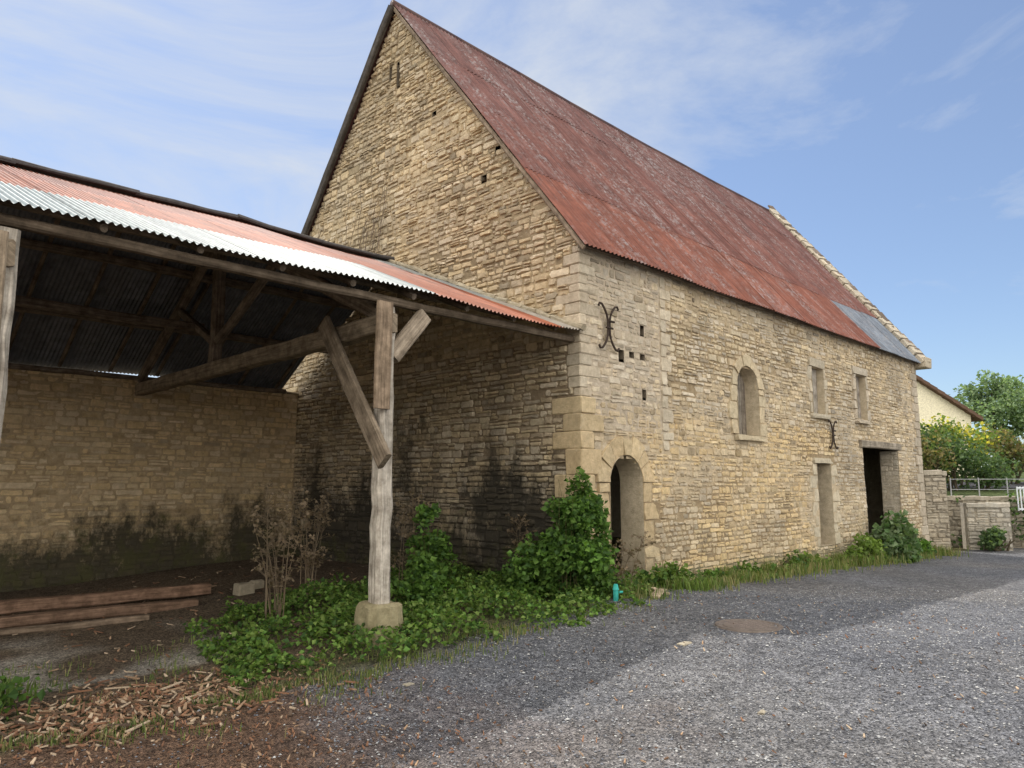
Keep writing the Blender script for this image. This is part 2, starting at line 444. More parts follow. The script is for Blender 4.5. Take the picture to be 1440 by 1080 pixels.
# ------------------------------------------------------------ beams / tubes
def beam(mb,p0,p1,w,h,col,jit=.008,seg=None,up=None,ch=.02,tap=1.):
    p0,p1=Vector(p0),Vector(p1); d=p1-p0; L=d.length; d.normalize()
    up=Vector(up) if up else (Vector((0,0,1)) if abs(d.z)<.9 else Vector((0,1,0)))
    x=d.cross(up).normalized(); y=x.cross(d).normalized()
    seg=seg or max(1,int(L/.5)); ch=min(ch,w*.3,h*.3)
    prof=[(-w/2+ch,-h/2),(w/2-ch,-h/2),(w/2,-h/2+ch),(w/2,h/2-ch),(w/2-ch,h/2),(-w/2+ch,h/2),(-w/2,h/2-ch),(-w/2,-h/2+ch)]
    per=[0,w,w+.02,w+h,w+h+.02,2*w+h,2*w+h+.02,2*w+2*h]
    off=U(0,10); vs=[];uv=[]
    for i in range(seg+1):
        t=i/seg; bx,by=U(-jit,jit),U(-jit,jit); kk=1+(tap-1)*t
        for k,(a,b) in enumerate(prof):
            vs.append(p0+d*(L*t)+x*(a*kk+bx+U(-jit,jit)*.5)+y*(b*kk+by+U(-jit,jit)*.5)); uv.append((per[k]+off,L*t+off))
    fs=[tuple(range(7,-1,-1)),tuple(range(seg*8,seg*8+8))]
    for i in range(seg):
        for k in range(8): fs.append((i*8+k,i*8+(k+1)%8,(i+1)*8+(k+1)%8,(i+1)*8+k))
    mb.add(vs,fs,col,uv)
def tube(mb,pts,r,col,n=6,r2=None):
    pts=[Vector(p) for p in pts]; vs=[];N=len(pts);uv=[]
    for i,p in enumerate(pts):
        d=(pts[min(i+1,N-1)]-pts[max(i-1,0)]).normalized()
        up=Vector((0,0,1)) if abs(d.z)<.9 else Vector((0,1,0))
        x=d.cross(up).normalized(); y=x.cross(d)
        rr=r if r2 is None else r+(r2-r)*i/(N-1)
        for k in range(n):
            t=2*math.pi*k/n; vs.append(p+x*math.cos(t)*rr+y*math.sin(t)*rr); uv.append((k*.05,i*.2))
    fs=[(i*n+k,i*n+(k+1)%n,(i+1)*n+(k+1)%n,(i+1)*n+k) for i in range(N-1) for k in range(n)]
    fs+= [tuple(range(n-1,-1,-1)),tuple(range((N-1)*n,N*n))]
    mb.add(vs,fs,col,uv)
WD=(.22,.18,.14); WG=(.40,.36,.3)
bw=MB()
beam(bw,(11.85,-.0,2.79),(15.05,-.0,2.79),.14,.2,(.36,.32,.26))
beam(bw,(8.85,.3,2.12),(9.8,.3,2.12),.1,.12,WG)
def planks(a,b,z0,z1,y,col,arch=None):
    n=max(2,int((b-a)/.16)); w=(b-a)/n
    for i in range(n):
        x0,x1=a+i*w+.004,a+(i+1)*w-.004; zt=z1
        if arch:
            c=(a+b)/2; r=(b-a)/2; m=abs((x0+x1)/2-c); zt=arch+math.sqrt(max(0,r*r-m*m))+.02
        beam(bw,((x0+x1)/2,y+U(-.006,.006),z0),((x0+x1)/2,y,zt),x1-x0,.03,V(col,.8,1.1),.002,2,up=(0,1,0),ch=.004)
planks(5.12,6.05,2.72,4.2,.3,(.3,.27,.23),arch=3.75)
planks(8.91,9.6,3.42,4.59,.16,(.5,.47,.42))
planks(11.8,12.5,3.45,4.7,.16,(.44,.41,.37))
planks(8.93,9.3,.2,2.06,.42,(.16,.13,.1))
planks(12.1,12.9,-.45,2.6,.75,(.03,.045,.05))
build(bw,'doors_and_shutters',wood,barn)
def anchor(name,u,z0,z1,w):
    mb=MB(); c=(.045,.03,.022); zc=(z0+z1)/2; H=(z1-z0)/2
    for sg in (-1,1):
        pts=[]
        for i in range(17):
            t=-1+i/8.
            pts.append((u+sg*(.02+w*abs(t)**2.6),-.085,zc+H*t*.93))
        tip=pts[-1]; low=pts[0]
        ext=[(tip[0]+sg*.06,-.085,tip[2]+.01),(tip[0]+sg*.09,-.085,tip[2]-.04)]
        ext0=[(low[0]+sg*.09,-.085,low[2]+.04),(low[0]+sg*.06,-.085,low[2]-.01)]
        tube(mb,ext0+pts+ext,.02,c)
    tube(mb,[(u-.02,-.1,zc+.1),(u+.13,-.1,zc+.1)],.02,c)
    tube(mb,[(u-.09,-.1,zc-.02),(u+.09,-.1,zc-.02)],.018,c)
    build(mb,name,iron,barn)
anchor('wall_anchor_near',.67,3.92,4.72,.16); anchor('wall_anchor_far',9.87,2.56,3.3,.15)
# ------------------------------------------------------------ corrugated roofs
def corr_sheet(mb,F,u0,u1,s0,s1,col,lift,wl=.076,amp=.010,clip=None,curl=0):
    nW=max(1,round((u1-u0)/wl)); nc=nW*6; ns=3
    vs=[];uv=[]
    t1=U(-.006,.006)
    for j in range(ns+1):
        s=s0+(s1-s0)*j/ns
        for i in range(nc+1):
            u=u0+(u1-u0)*i/nc; ph=amp*math.sin(2*math.pi*u/wl)
            uu=min(u,clip(s)) if clip else u
            l=lift+ph+t1*(i/nc)+ (curl*nz(u*.8,9.1) if j==0 else 0)
            vs.append(F(uu,s,l)); uv.append((u,s))
    m=nc+1
    fs=[(j*m+i,j*m+i+1,(j+1)*m+i+1,(j+1)*m+i) for j in range(ns) for i in range(nc)]
    mb.add(vs,fs,col,uv)
nrm=Vector((0,-SL,1)).normalized(); sd=Vector((0,1,SL)).normalized()
e0=Vector((0,-.24,EZ-.24*SL+.1)); SLEN=(GW/2+.24)*math.sqrt(1+SL*SL)
def sag(u): return -.10*math.sin(math.pi*max(0,min(u,18))/18)+.03*nz(u*.4,2.2)
def FB(u,s,l):
    p=e0+sd*s+nrm*(l+ .03*nz(u*.35,s*.35,77)); return (u,p.y,p.z+sag(u)*s/SLEN)
br=MB()
rows=[(0,2.35),(2.2,4.6),(4.45,6.7),(6.55,SLEN)]
def rust(row,u):
    c=[(.225,.088,.06),(.18,.078,.062),(.165,.075,.063),(.15,.072,.063)][row]
    return V(c,.9,1.08)
for ri,(a,b) in enumerate(rows):
    u=-.13
    while u<18.5:
        u1=u+.87; 
        if u<endu(0)+.1+(a/SLEN)*1.25:
            c=rust(ri,u)
            if ri==0 and u>12.9: c=V((.19,.235,.29),.95,1.05)
            corr_sheet(br,FB,u,u1+.05,a+U(-.02,.02),b,c,.03+.006*(ri%2)+U(0,.004)+(3-ri)*-.006,clip=lambda s:endu(0)-.05+(s/SLEN)*1.25,wl=.11,amp=.017)
        u+=.83
build(br,'roof_front_slope',roofm,barn,True)
bk=MB()
quadc=(.15,.07,.06)
p_e=(GW+.24,EZ-.24*SL+.12)
quad(bk,(-.13,GW/2,AP+.09),(endu(GW/2)-.05,GW/2,AP+.0),(endu(GW),p_e[0],p_e[1]),(-.13,p_e[0],p_e[1]),quadc)
build(bk,'roof_back_slope',roofm,barn)
rc=MB(); 
for i in range(9):
    a=-.14+i*2.03; b=min(a+2.05,18.2)
    tube(rc,[(a,GW/2,AP+.11+sag(a)),((a+b)/2,GW/2,AP+.11+sag((a+b)/2)),(b,GW/2,AP+.11+sag(b))],.09,(.12,.075,.07),8)
build(rc,'ridge_cap',roofm,barn,True)
vb=MB()
beam(vb,(-.1,-.2,EZ-.2*SL-.0),(-.1,GW/2,AP+.02),.05,.08,(.3,.24,.18),.004)
beam(vb,(-.14,GW/2,AP+.04),(-.14,GW+.2,EZ-.2*SL+.04),.1,.2,(.1,.09,.08),.01)
tube(vb,[(-.12,GW/2,AP+.05),(-.12,GW/2,AP+.36)],.03,(.3,.3,.3),6,.02)
beam(vb,(0,-.12,EZ-.15),(L0,-.12,EZ-.15),.06,.1,(.15,.12,.09),.01)
build(vb,'verge_boards',wood,barn)
pa=MB()
N=24
pa_b=MB()
for i in range(N):
    t0,t1=i/N,(i+1)/N
    def PP(t,o): 
        v=-.3+(GW/2+.3)*t; return Vector((endu(v)+.12,v,EZ+v*SL+o))
    a,b=PP(t0+.003,.14+U(-.02,.02)),PP(t1-.003,.14+U(-.02,.02))
    beam(pa,a,b,.42,.3,V((.54,.49,.4),.8,1.1),.015,1)
    beam(pa_b,PP(t0,.32)+Vector((.12,0,0)),PP(t1+.01,.38)+Vector((.12,0,0)),.3,.06,V((.18,.14,.11),.7,1.3),.01,1)
boxq(pa,L0-.12,L0+.5,-.38,.1,EZ-.32,EZ+.02,(.54,.48,.38))
build(pa,'parapet_coping',stone_clean,barn); build(pa_b,'parapet_tiles',plain,barn)
# ------------------------------------------------------------ open shed
shed=empty('open_timber_shed')
SE=(-.1,4.13); SR=(5.3,6.45); SB=(9.25,3.98)
ks=(SR[1]-SE[1])/(SR[0]-SE[0]); sd2=Vector((0,1,ks)).normalized(); n2=Vector((0,-ks,1)).normalized()
LS=math.hypot(SR[0]-SE[0],SR[1]-SE[1])
def ssag(u): return .03*math.sin(u*1.1)+.04*nz(u*.5,3.)
def FS(u,s,l):
    p=Vector((0,SE[0],SE[1]))+sd2*s+n2*l; return (u,p.y,p.z+ssag(u))
kb=(SB[1]-SR[1])/(SB[0]-SR[0]); sd3=Vector((0,1,kb)).normalized(); n3=Vector((0,-kb,1)).normalized()
LB=math.hypot(SB[0]-SR[0],SB[1]-SR[1])
def FK(u,s,l):
    p=Vector((0,SR[0],SR[1]))+sd3*s+n3*l; return (u,p.y,p.z+ssag(u))
sr=MB(); sr2=MB()
GALV=(.19,.225,.23); RU=(.28,.10,.055); RU2=(.22,.085,.058)
for ri,(a,b) in enumerate([(0,2.0),(1.9,3.95),(3.8,LS)]):
    u=-14.
    while u<-.1:
        u1=min(u+.88,-.02)
        tgt=sr
        if ri==0: 
            c=GALV if u<-3.1 else RU
            if u<-3.1: tgt=sr2
        elif ri==1: c=RU
        else: c=RU2
        if u>-.95: c=(.30,.31,.30) if ri>0 else (.30,.27,.23); tgt=sr2
        c=V(c,.86,1.12)
        corr_sheet(tgt,FS,u,u1,a+U(-.03,.03),b,c,.03-ri*.009+U(0,.005),curl=.02,amp=.014)
        u+=.84
for ri,(a,b) in enumerate([(2.3,LB),(0,2.4)]):
    u=-14.
    while u<-.1:
        u1=min(u+.88,-.02)
        if ri==0 and u1>-.5: u1=-.36
        corr_sheet(sr2,FK,u,u1,a,b,V((.17,.18,.2),.8,1.1),.02-ri*.009,amp=.012)
        u+=.84
build(sr,'roof_sheets_rusted',roofs,shed,True)
galvm=M_plain('galvanised_sheet',.5,5,.6,1.2,.15)
build(sr2,'roof_sheets_galvanised',galvm,shed,True)
sc_=MB()
for i in range(8):
    a=-14+i*1.75; 
    beam(sc_,(a,SR[0],SR[1]+.06+ssag(a)),(a+1.8,SR[0],SR[1]+.06+ssag(a+1.8)),.34,.07,(.09,.085,.085),.012)
build(sc_,'ridge_flashing',plain,shed)
fl=MB()
for i in range(16):
    a,b=i/16*LS,(i+1)/16*LS
    p,q=Vector(FS(-.06,a,.06)),Vector(FS(-.06,b,.06))
    beam(fl,p,q,.13,.08,V((.5,.44,.33),.75,1.1),.02,1)
build(fl,'mortar_flashing',stone_clean,shed)
tb=MB()
PV=.14
def zroof(v): return SE[1]+(v-SE[0])*ks if v<SR[0] else SR[1]+(v-SR[0])*kb
for pu in (-3.72,-7.86,-12.3):
    g0=hgt(pu,PV)
    beam(tb,(pu,PV,g0+.42),(pu+.02,PV,3.95),.22,.22,(.52,.48,.42),.013,16,up=(0,1,0),ch=.04,tap=.9)
    beam(tb,(pu-.02,.0,3.72),(pu,9.1,3.68),.2,.25,(.28,.23,.17),.012)
    beam(tb,(pu,5.3,3.8),(pu,5.3,6.25),.18,.18,WD,.01)
    beam(tb,(pu,.1,zroof(.1)-.42),(pu,5.3,zroof(5.3)-.22),.14,.18,WD,.01)
    beam(tb,(pu,5.3,zroof(5.3)-.22),(pu,9.0,zroof(9.)-.25),.14,.18,WD,.01)
    beam(tb,(pu,5.2,4.2),(pu,3.2,zroof(3.2)-.35),.12,.14,WD,.01)
    beam(tb,(pu,5.4,4.2),(pu,7.0,zroof(7.)-.35),.12,.14,WD,.01)
    if pu>-6:
        beam(tb,(pu-.13,PV-.14,2.62),(pu-.11,PV-.14,3.98),.05,.24,(.30,.23,.165),.005,up=(1,0,0))
        beam(tb,(pu-.21,-.2,1.96),(pu-.18,1.35,3.9),.08,.27,(.27,.22,.165),.006)
        beam(tb,(pu+.08,PV-.03,3.32),(pu+.6,PV-.05,3.93),.10,.22,(.38,.32,.25),.008)
    elif pu>-9:
        beam(tb,(pu-.1,PV-.14,2.7),(pu-.1,PV-.14,3.9),.05,.24,(.38,.31,.23),.005,up=(1,0,0))
beam(tb,(-14,PV,4.04),(-.03,PV,4.04),.12,.10,(.17,.135,.1),.008)
for v in (1.5,3.2,6.4,7.7): beam(tb,(-14,v,zroof(v)-.13),(-.03,v,zroof(v)-.13),.11,.15,WD,.01)
beam(tb,(-14,5.3,6.2),(-.03,5.3,6.2),.14,.18,WD,.01)
beam(tb,(-14,9.0,3.92),(-.4,9.0,3.92),.14,.1,WD,.01)
u=-13.6
while u<-.2:
    beam(tb,(u,-.0,zroof(-.0)-.045),(u,5.25,zroof(5.25)-.045),.07,.08,(.17,.14,.11),.004); 
    beam(tb,(u,5.35,zroof(5.35)-.04),(u,9.1,zroof(9.1)-.04),.07,.07,WD,.004); u+=.93
beam(tb,(-13,6.2,4.6),(-3.6,6.2,4.6),.12,.16,WD,.01)
build(tb,'timber_frame',wood,shed)
stone_pad=M_stone('padstone_mossy',.6,(.13,.14,.06),.6,wash=0)
for pu in (-3.72,-7.86,-12.3):
    pd=MB(); g0=hgt(pu,PV); c=(.33,.29,.18)
    vs=[]
    for zz,k in ((-.1,1.08),(.06,1.05),(.3,.98),(.4,.92),(.44,.78)):
        for q in range(16):
            t=2*math.pi*q/16+.1; rr=.235/max(abs(math.cos(t)),abs(math.sin(t)))**.9*k*U(.95,1.05)
            vs.append((pu+rr*math.cos(t),PV+rr*math.sin(t),g0+zz+U(-.015,.015)))
    fs=[(a*16+b,a*16+(b+1)%16,(a+1)*16+(b+1)%16,(a+1)*16+b) for a in range(4) for b in range(16)]+[tuple(range(64,80))]
    pd.add(vs,fs,c); build(pd,'padstone',stone_pad,shed)
ws,wm=MB(),MB()
def col_w(s,z):
    c=pal(.15); c=mixc(c,(.66,.49,.28),.4)
    if R.random()<.08: c=tuple(x*.65 for x in c)
    return c,.8
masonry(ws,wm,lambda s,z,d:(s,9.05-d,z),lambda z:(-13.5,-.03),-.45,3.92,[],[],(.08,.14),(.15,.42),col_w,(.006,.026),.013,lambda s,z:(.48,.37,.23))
cw=MB()
u=-13.5
while u<-.1:
    w=U(.25,.5); boxq(cw,u,min(u+w,-.03),8.96,9.5,3.88,3.88+U(.04,.09),V((.5,.42,.3),.7,1)); u+=w
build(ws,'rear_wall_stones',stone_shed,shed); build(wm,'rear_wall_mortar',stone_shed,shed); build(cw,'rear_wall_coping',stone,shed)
bb=MB(); quad(bb,(-13.5,9.5,-.5),(-.03,9.5,-.5),(-.03,9.5,3.95),(-13.5,9.5,3.95),(.4,.33,.24)); build(bb,'rear_wall_back',stone,shed)
# ------------------------------------------------------------ things under the shed
lb=MB()
beam(lb,(-12,5.7,-.24),(-4.1,4.6,-.20),.24,.14,(.23,.15,.105),.012)
beam(lb,(-11.5,6.3,-.15),(-3.6,5.3,-.08),.22,.18,(.26,.165,.115),.012)
beam(lb,(-9,4.7,-.27),(-5.0,4.1,-.25),.16,.08,(.25,.19,.14),.012)
build(lb,'timber_stack',wood)
for (x,y,s) in ((-3.4,4.6,.24),(-3.0,4.9,.18)):
    q=MB(); boxq(q,x,x+s*1.2,y,y+s,hgt(x,y)-.02,hgt(x,y)+s*.8,(.34,.3,.23)); build(q,'stone_block',stone_clean)
# ------------------------------------------------------------ vegetation
def rdir():
    while True:
        v=Vector((U(-1,1),U(-1,1),U(-1,1)))
        if .05<v.length<1: return v.normalized()
def leaf(mb,p,s,col,upb=.6,asp=.45):
    d=rdir(); d.z*=.6; d.normalize(); n=(rdir()+Vector((0,0,upb))).normalized()
    x=d.cross(n).normalized(); n=x.cross(d)
    p=Vector(p); m=p+d*s*.45
    mb.add([p,m+x*s*asp+n*s*.12,p+d*s-n*s*.1,m-x*s*asp+n*s*.12],[(0,1,2),(0,2,3)],col)
def blob(mb,c,rad,n,size,cols,fr=2.2,th=-.08,seed=0):
    k=0;t=0
    while k<n and t<n*4:
        t+=1; d=rdir(); r=U(0,1)**.35; r*=1+.35*nz(d.x*1.7+seed,d.y*1.7,d.z*1.7)
        p=(c[0]+d.x*rad[0]*r,c[1]+d.y*rad[1]*r,c[2]+d.z*rad[2]*r)
        q=nz(p[0]*fr,p[1]*fr,p[2]*fr+seed)
        if q<th: continue
        leaf(mb,p,size*U(.6,1.3),tuple(max(.005,x*(1+.6*q)) for x in V(R.choice(cols),.65,1.3))); k+=1
G1=[(.10,.19,.04),(.08,.155,.03),(.14,.24,.05),(.055,.11,.03)]
G2=[(.15,.22,.05),(.19,.27,.07),(.11,.17,.04)]
def stems(mb,c,n,h,spread,col=(.1,.09,.04),r=.008):
    for i in range(n):
        x,y=c[0]+U(-spread,spread)*.4,c[1]+U(-spread,spread)*.4; z0=hgt(x,y); a=U(0,6.28); k=U(.2,1)*spread; H=h*U(.6,1)
        tube(mb,[(x,y,z0-.02),(x+math.cos(a)*k*.3,y+math.sin(a)*k*.3,z0+H*.5),(x+math.cos(a)*k,y+math.sin(a)*k,z0+H)],r,col,4,r*.4)
def bush(name,parts,st,size,cols,seed,th=-.08):
    mb=MB()
    stems(mb,*st)
    for c,rad,n in parts: blob(mb,c,rad,n,size,cols,seed=seed,th=th)
    return build(mb,name,leafm)
bush('corner_shrub',[((-.5,-.12,.8),(.48,.36,.85),3400),((-.25,-.35,.45),(.5,.35,.55),1500),((-.25,-.25,1.35),(.34,.26,.5),1300),((-.8,.3,.4),(.5,.4,.45),1000),((-.1,-.3,1.0),(.28,.2,.5),700)],((-.5,-.1),14,1.8,.35),.085,G1,1,-.2)
bush('nettle_clump',[((-1.9,1.45,.5),(.38,.38,.65),1300),((-2.1,1.2,.25),(.5,.45,.35),800),((-1.8,1.6,1.05),(.24,.24,.35),320)],((-1.9,1.45),14,1.35,.3),.085,G1,2,-.15)
bush('facade_plant',[((11.9,-.75,.15),(.85,.45,.75),900),((12.4,-.7,.0),(.8,.4,.5),500)],((12,-.7),20,1.35,.6),.17,[(.09,.16,.06),(.13,.2,.09),(.18,.24,.13)],3)
bush('facade_plant',[((10.4,-.5,-.05),(1.1,.3,.45),700)],((10.4,-.5),8,.6,.4),.12,G2,4)
bush('facade_plant',[((14.2,-.6,-.2),(.8,.3,.4),450)],((14.2,-.6),8,.6,.4),.12,G1,4)
bush('facade_plant',[((7.6,-.3,-.15),(1.1,.25,.25),450)],((7.6,-.3),8,.3,.4),.1,G2,4)
bush('facade_plant',[((2.1,-.25,.05),(.4,.2,.3),300)],((2.1,-.25),8,.5,.3),.08,G2,4)
def dry(name,x,y,h,n,sp,leaves=60):
    mb=MB(); z0=hgt(x,y)
    for i in range(n):
        a=U(0,6.28); k=U(.1,1)*sp; H=h*U(.55,1); b=Vector((x+U(-.12,.12),y+U(-.12,.12),z0-.02))
        P=[b,b+Vector((math.cos(a)*k*.35,math.sin(a)*k*.35,H*.5)),b+Vector((math.cos(a)*k,math.sin(a)*k,H))]
        c=V((.25,.19,.13),.7,1.2); tube(mb,P,.009,c,4,.003)
        for j in range(14):
            t=U(.3,1); p=P[1].lerp(P[2],t) if t>.5 else P[0].lerp(P[1],t*2); d=rdir(); d.z=abs(d.z); q=p+d*U(.08,.25)
            tube(mb,[p,(p+q)/2+Vector((0,0,.01)),q],.004,c,3,.002)
            for _ in range(4): leaf(mb,q+rdir()*.03,U(.03,.07),c)
    build(mb,name,leafm)
dry('dry_weeds',-4.05,2.1,1.9,12,.38); dry('dry_weeds',-2.7,3.6,1.75,12,.45); dry('dry_weeds',-1.9,2.0,1.9,5,.25)
dry('dry_weeds',.5,-.35,.9,5,.3); dry('dry_weeds',-.15,1.2,1.2,5,.3)
def inpoly(x,y,P):
    c=False;j=len(P)-1
    for i in range(len(P)):
        if (P[i][1]>y)!=(P[j][1]>y) and x<(P[j][0]-P[i][0])*(y-P[i][1])/(P[j][1]-P[i][1])+P[i][0]: c=not c
        j=i
    return c
gc=MB(); poly=[(-5.2,1.9),(-4.6,2.7),(-2.6,3.6),(-.1,3.4),(-.05,-.2),(.7,-.6),(-.4,-1.25),(-1.8,-1.25),(-3.4,-.9),(-4.6,-.75),(-5.6,-.1),(-5.4,.8)]
k=0
while k<14500:
    x,y=U(-5.8,.8),U(-1.5,3.7); e=nz(x*1.4,y*1.4,5)
    if not inpoly(x+e*.5,y+nz(x*2,y*2)*.5,poly): continue
    if e<-.12 and R.random()<.85: continue
    if y<-.2 and R.random()<.4: continue
    hh=(.14+.3*max(0,e+.2))*ss((y+1.5)/1.1)*ss((x+6)/1.5)
    q=nz(x*5,y*5)
    leaf(gc,(x,y,hgt(x,y)+U(0,1)**.6*hh+.01),U(.035,.085),tuple(c*(1+.5*q) for c in V(R.choice(G1+G2),.7,1.3)),1.2); k+=1
build(gc,'ground_ivy',leafm)
gr=MB()
def blade(x,y,h,col,w=.006):
    z=hgt(x,y); a=U(0,6.28); dx,dy=math.cos(a),math.sin(a); l=U(.1,.6)*h
    gr.add([(x-dy*w,y+dx*w,z-.01),(x+dy*w,y-dx*w,z-.01),(x+dx*l*.4+dy*w*.7,y+dy*l*.4-dx*w*.7,z+h*.6),(x+dx*l*.4-dy*w*.7,y+dy*l*.4+dx*w*.7,z+h*.6),(x+dx*l,y+dy*l,z+h)],[(0,1,2,3),(3,2,4)],col)
GC=[(.17,.22,.06),(.22,.26,.09),(.32,.28,.14),(.11,.17,.05)]
for _ in range(20000):
    x=U(.0,17); y=-.06-abs(R.gauss(0,.42)); n=nz(x*1.1,y*1.5,6)
    if n<-.12 or y<-1.5: continue
    blade(x,y,U(.05,.18)*(1+1.4*max(0,n))*(1.3 if x>6 else 1),V(R.choice(GC),.7,1.2),.009)
for _ in range(9000):
    x=U(-8.3,.6); y=-.6-abs(R.gauss(0,.4)) if R.random()<.6 else U(-1,2.2)
    if nz(x*1.3,y*1.3,16)<.02: continue
    blade(x,y,U(.03,.10),V(R.choice(GC),.6,1.1))
for cx,cy,n in ((-8.1,.45,500),(-7.7,.9,300),(1.9,-.75,200)):
    for _ in range(n): blade(cx+R.gauss(0,.25),cy+R.gauss(0,.2),U(.1,.25),V(R.choice(G2),.7,1.2),.012)
build(gr,'grass',leafm)
fw=MB()
for _ in range(4200):
    x=U(.0,16.5); y=-.06-abs(R.gauss(0,.28)); q=nz(x*.9,y,61)
    if q<-.05: continue
    leaf(fw,(x,y,hgt(x,y)+U(0,.15+.5*max(0,q))),U(.05,.12),V(R.choice(G1+G2),.7,1.2),1)
for _ in range(500):
    x,y=-7.9+R.gauss(0,.3),.7+R.gauss(0,.3); leaf(fw,(x,y,hgt(x,y)+U(0,.22)),U(.05,.12),V(R.choice(G1),.7,1.2),1)
build(fw,'wall_foot_weeds',leafm)
cr=MB()
for i in range(26):
    v=U(5.6,8.6); z=U(4.8,6.3); P=[]
    for k in range(R.randint(6,16)):
        P.append((-.085-U(0,.01),v,z)); v+=U(-.14,.12)-.02; z+=U(.12,.3)
        if z>EZ+SL*min(v,GW-v)-.3: break
    if len(P)>2: tube(cr,P,.010,(.16,.12,.09),4,.005)
build(cr,'dry_creeper',plain)
# ------------------------------------------------------------ debris
db=MB()
def chip(x,y,L,w,col,zo=.0):
    a=U(0,3.14); z=hgt(x,y)+.008+zo; dx,dy=math.cos(a)*L/2,math.sin(a)*L/2; px,py=-math.sin(a)*w/2,math.cos(a)*w/2; t=U(-.02,.03); th=.006+w*.15
    vs=[(x-dx-px,y-dy-py,z),(x+dx-px*.5,y+dy-py*.5,z+t),(x+dx+px*.6,y+dy+py*.6,z+t),(x-dx+px,y-dy+py,z)]
    vs+= [(q[0],q[1],q[2]+th) for q in vs]
    db.add(vs,[(0,1,2,3),(7,6,5,4),(0,4,5,1),(1,5,6,2),(2,6,7,3),(3,7,4,0)],col)
CC=[(.25,.13,.075),(.19,.10,.06),(.13,.08,.05),(.36,.24,.15),(.10,.07,.05),(.48,.37,.26)]
for _ in range(1300):
    x,y=R.gauss(-6.6,.7),R.gauss(-.3,.45)
    if R.random()<.12: chip(x,y,U(.08,.26),U(.012,.035),R.choice(CC),U(0,.03))
    else: chip(x,y,U(.02,.08),U(.01,.035),R.choice(CC),U(0,.015))
for _ in range(5200):
    x,y=U(-9,-4.2),U(-5.2,.4)
    if -5.0+(y+.8)*.3+U(-1.3,1.)<x and R.random()<.93: continue
    chip(x,y,U(.010,.04),U(.007,.02),R.choice(CC[:5]))
for _ in range(420): chip(U(-6.5,2),U(-6.5,-1),U(.012,.04),U(.008,.02),R.choice(CC))
for _ in range(500): chip(U(-9,0),U(1,8),U(.03,.12),U(.01,.03),R.choice(CC))
build(db,'wood_chips_and_leaf_litter',plain)
pl=MB()
boards=[((.65,-.95),.5,.15,.4),((.85,-.85),.3,.1,1.4)]
for (x,y),L,w,a in boards:
    z=hgt(x,y)+.03; beam(pl,(x-math.cos(a)*L/2,y-math.sin(a)*L/2,z),(x+math.cos(a)*L/2,y+math.sin(a)*L/2,z+.05),w,.03,(.55,.45,.33),.01,3)
build(pl,'broken_board',wood)
pb=MB()
PC=[(.19,.20,.225),(.13,.135,.155),(.27,.28,.29),(.09,.095,.11),(.23,.21,.19),(.42,.42,.41)]
k=0
while k<26000:
    r_,f_=U(-6,9),2.3+11*U(0,1)**1.3
    if abs(r_)>f_*.75+.4: continue
    x,y=fromrf(r_,f_)
    if y>-.7 or (x< -5.3+(y+.8)*.42 and R.random()<.75): continue
    s=U(.005,.014)*(1.6 if R.random()<.04 else 1); z=hgt(x,y)+s*.3; c=R.choice(PC); a=U(0,6.28); ca_,sa=math.cos(a)*s,math.sin(a)*s; e=U(.6,1)
    pb.add([(x+ca_,y+sa,z),(x-sa*e,y+ca_*e,z),(x-ca_,y-sa,z),(x+sa*e,y-ca_*e,z),(x,y,z+s*.6)],[(0,1,4),(1,2,4),(2,3,4),(3,0,4)],c); k+=1
build(pb,'gravel',pebm)
fp=MB()
for (x,y,s) in ((-1.9,-3.0,.1),(-6.9,-5.6,.05),(-3.3,-4.6,.05),(-4.6,-1.6,.06),(-5.7,-1.0,.05),(-5.1,-4.1,.06)):
    boxq(fp,x,x+s*1.6,y,y+s,hgt(x,y)-.02,hgt(x,y)+.015+s*.1,(.42,.38,.3),.008)
build(fp,'loose_stones',stone_clean)
mh=MB(); mx,my=-.62,-3.09; mz=hgt(mx,my)-.006
vs=[(mx,my,mz+.022)]
n=32
for rr,zz in ((.30,.022),(.31,.012),(.335,.012),(.345,.024),(.39,.024),(.41,-.02)):
    for q in range(n): t=2*math.pi*q/n; vs.append((mx+rr*math.cos(t),my+rr*math.sin(t),mz+zz))
fs=[(0,1+q,1+(q+1)%n) for q in range(n)]+[(1+a*n+q,1+(a+1)*n+q,1+(a+1)*n+(q+1)%n,1+a*n+(q+1)%n) for a in range(5) for q in range(n)]
mh.add(vs,fs,(.16,.13,.11))
for i in range(-4,5):
    for j in range(-4,5):
        if math.hypot(i,j)<4.2:
            x,y=mx+i*.063,my+j*.063; s=.018; z=mz+.022
            mh.add([(x-s,y-s,z),(x+s,y-s,z),(x+s,y+s,z),(x-s,y+s,z),(x-s*.7,y-s*.7,z+.007),(x+s*.7,y-s*.7,z+.007),(x+s*.7,y+s*.7,z+.007),(x-s*.7,y+s*.7,z+.007)],[(0,1,5,4),(1,2,6,5),(2,3,7,6),(3,0,4,7),(4,5,6,7)],(.18,.145,.125))
build(mh,'manhole_cover',iron)
sp=MB(); x,y=-.15,-.75; z=hgt(x,y)
tube(sp,[(x,y,z-.02),(x,y,z+.16)],.04,(.05,.38,.33),10); tube(sp,[(x,y,z+.16),(x,y,z+.2),(x,y,z+.24)],.05,(.06,.45,.4),10,.03)
tube(sp,[(x+.05,y-.02,z+.12),(x+.11,y-.04,z+.12)],.018,(.05,.38,.33),8)
build(sp,'plastic_valve_marker',plain)
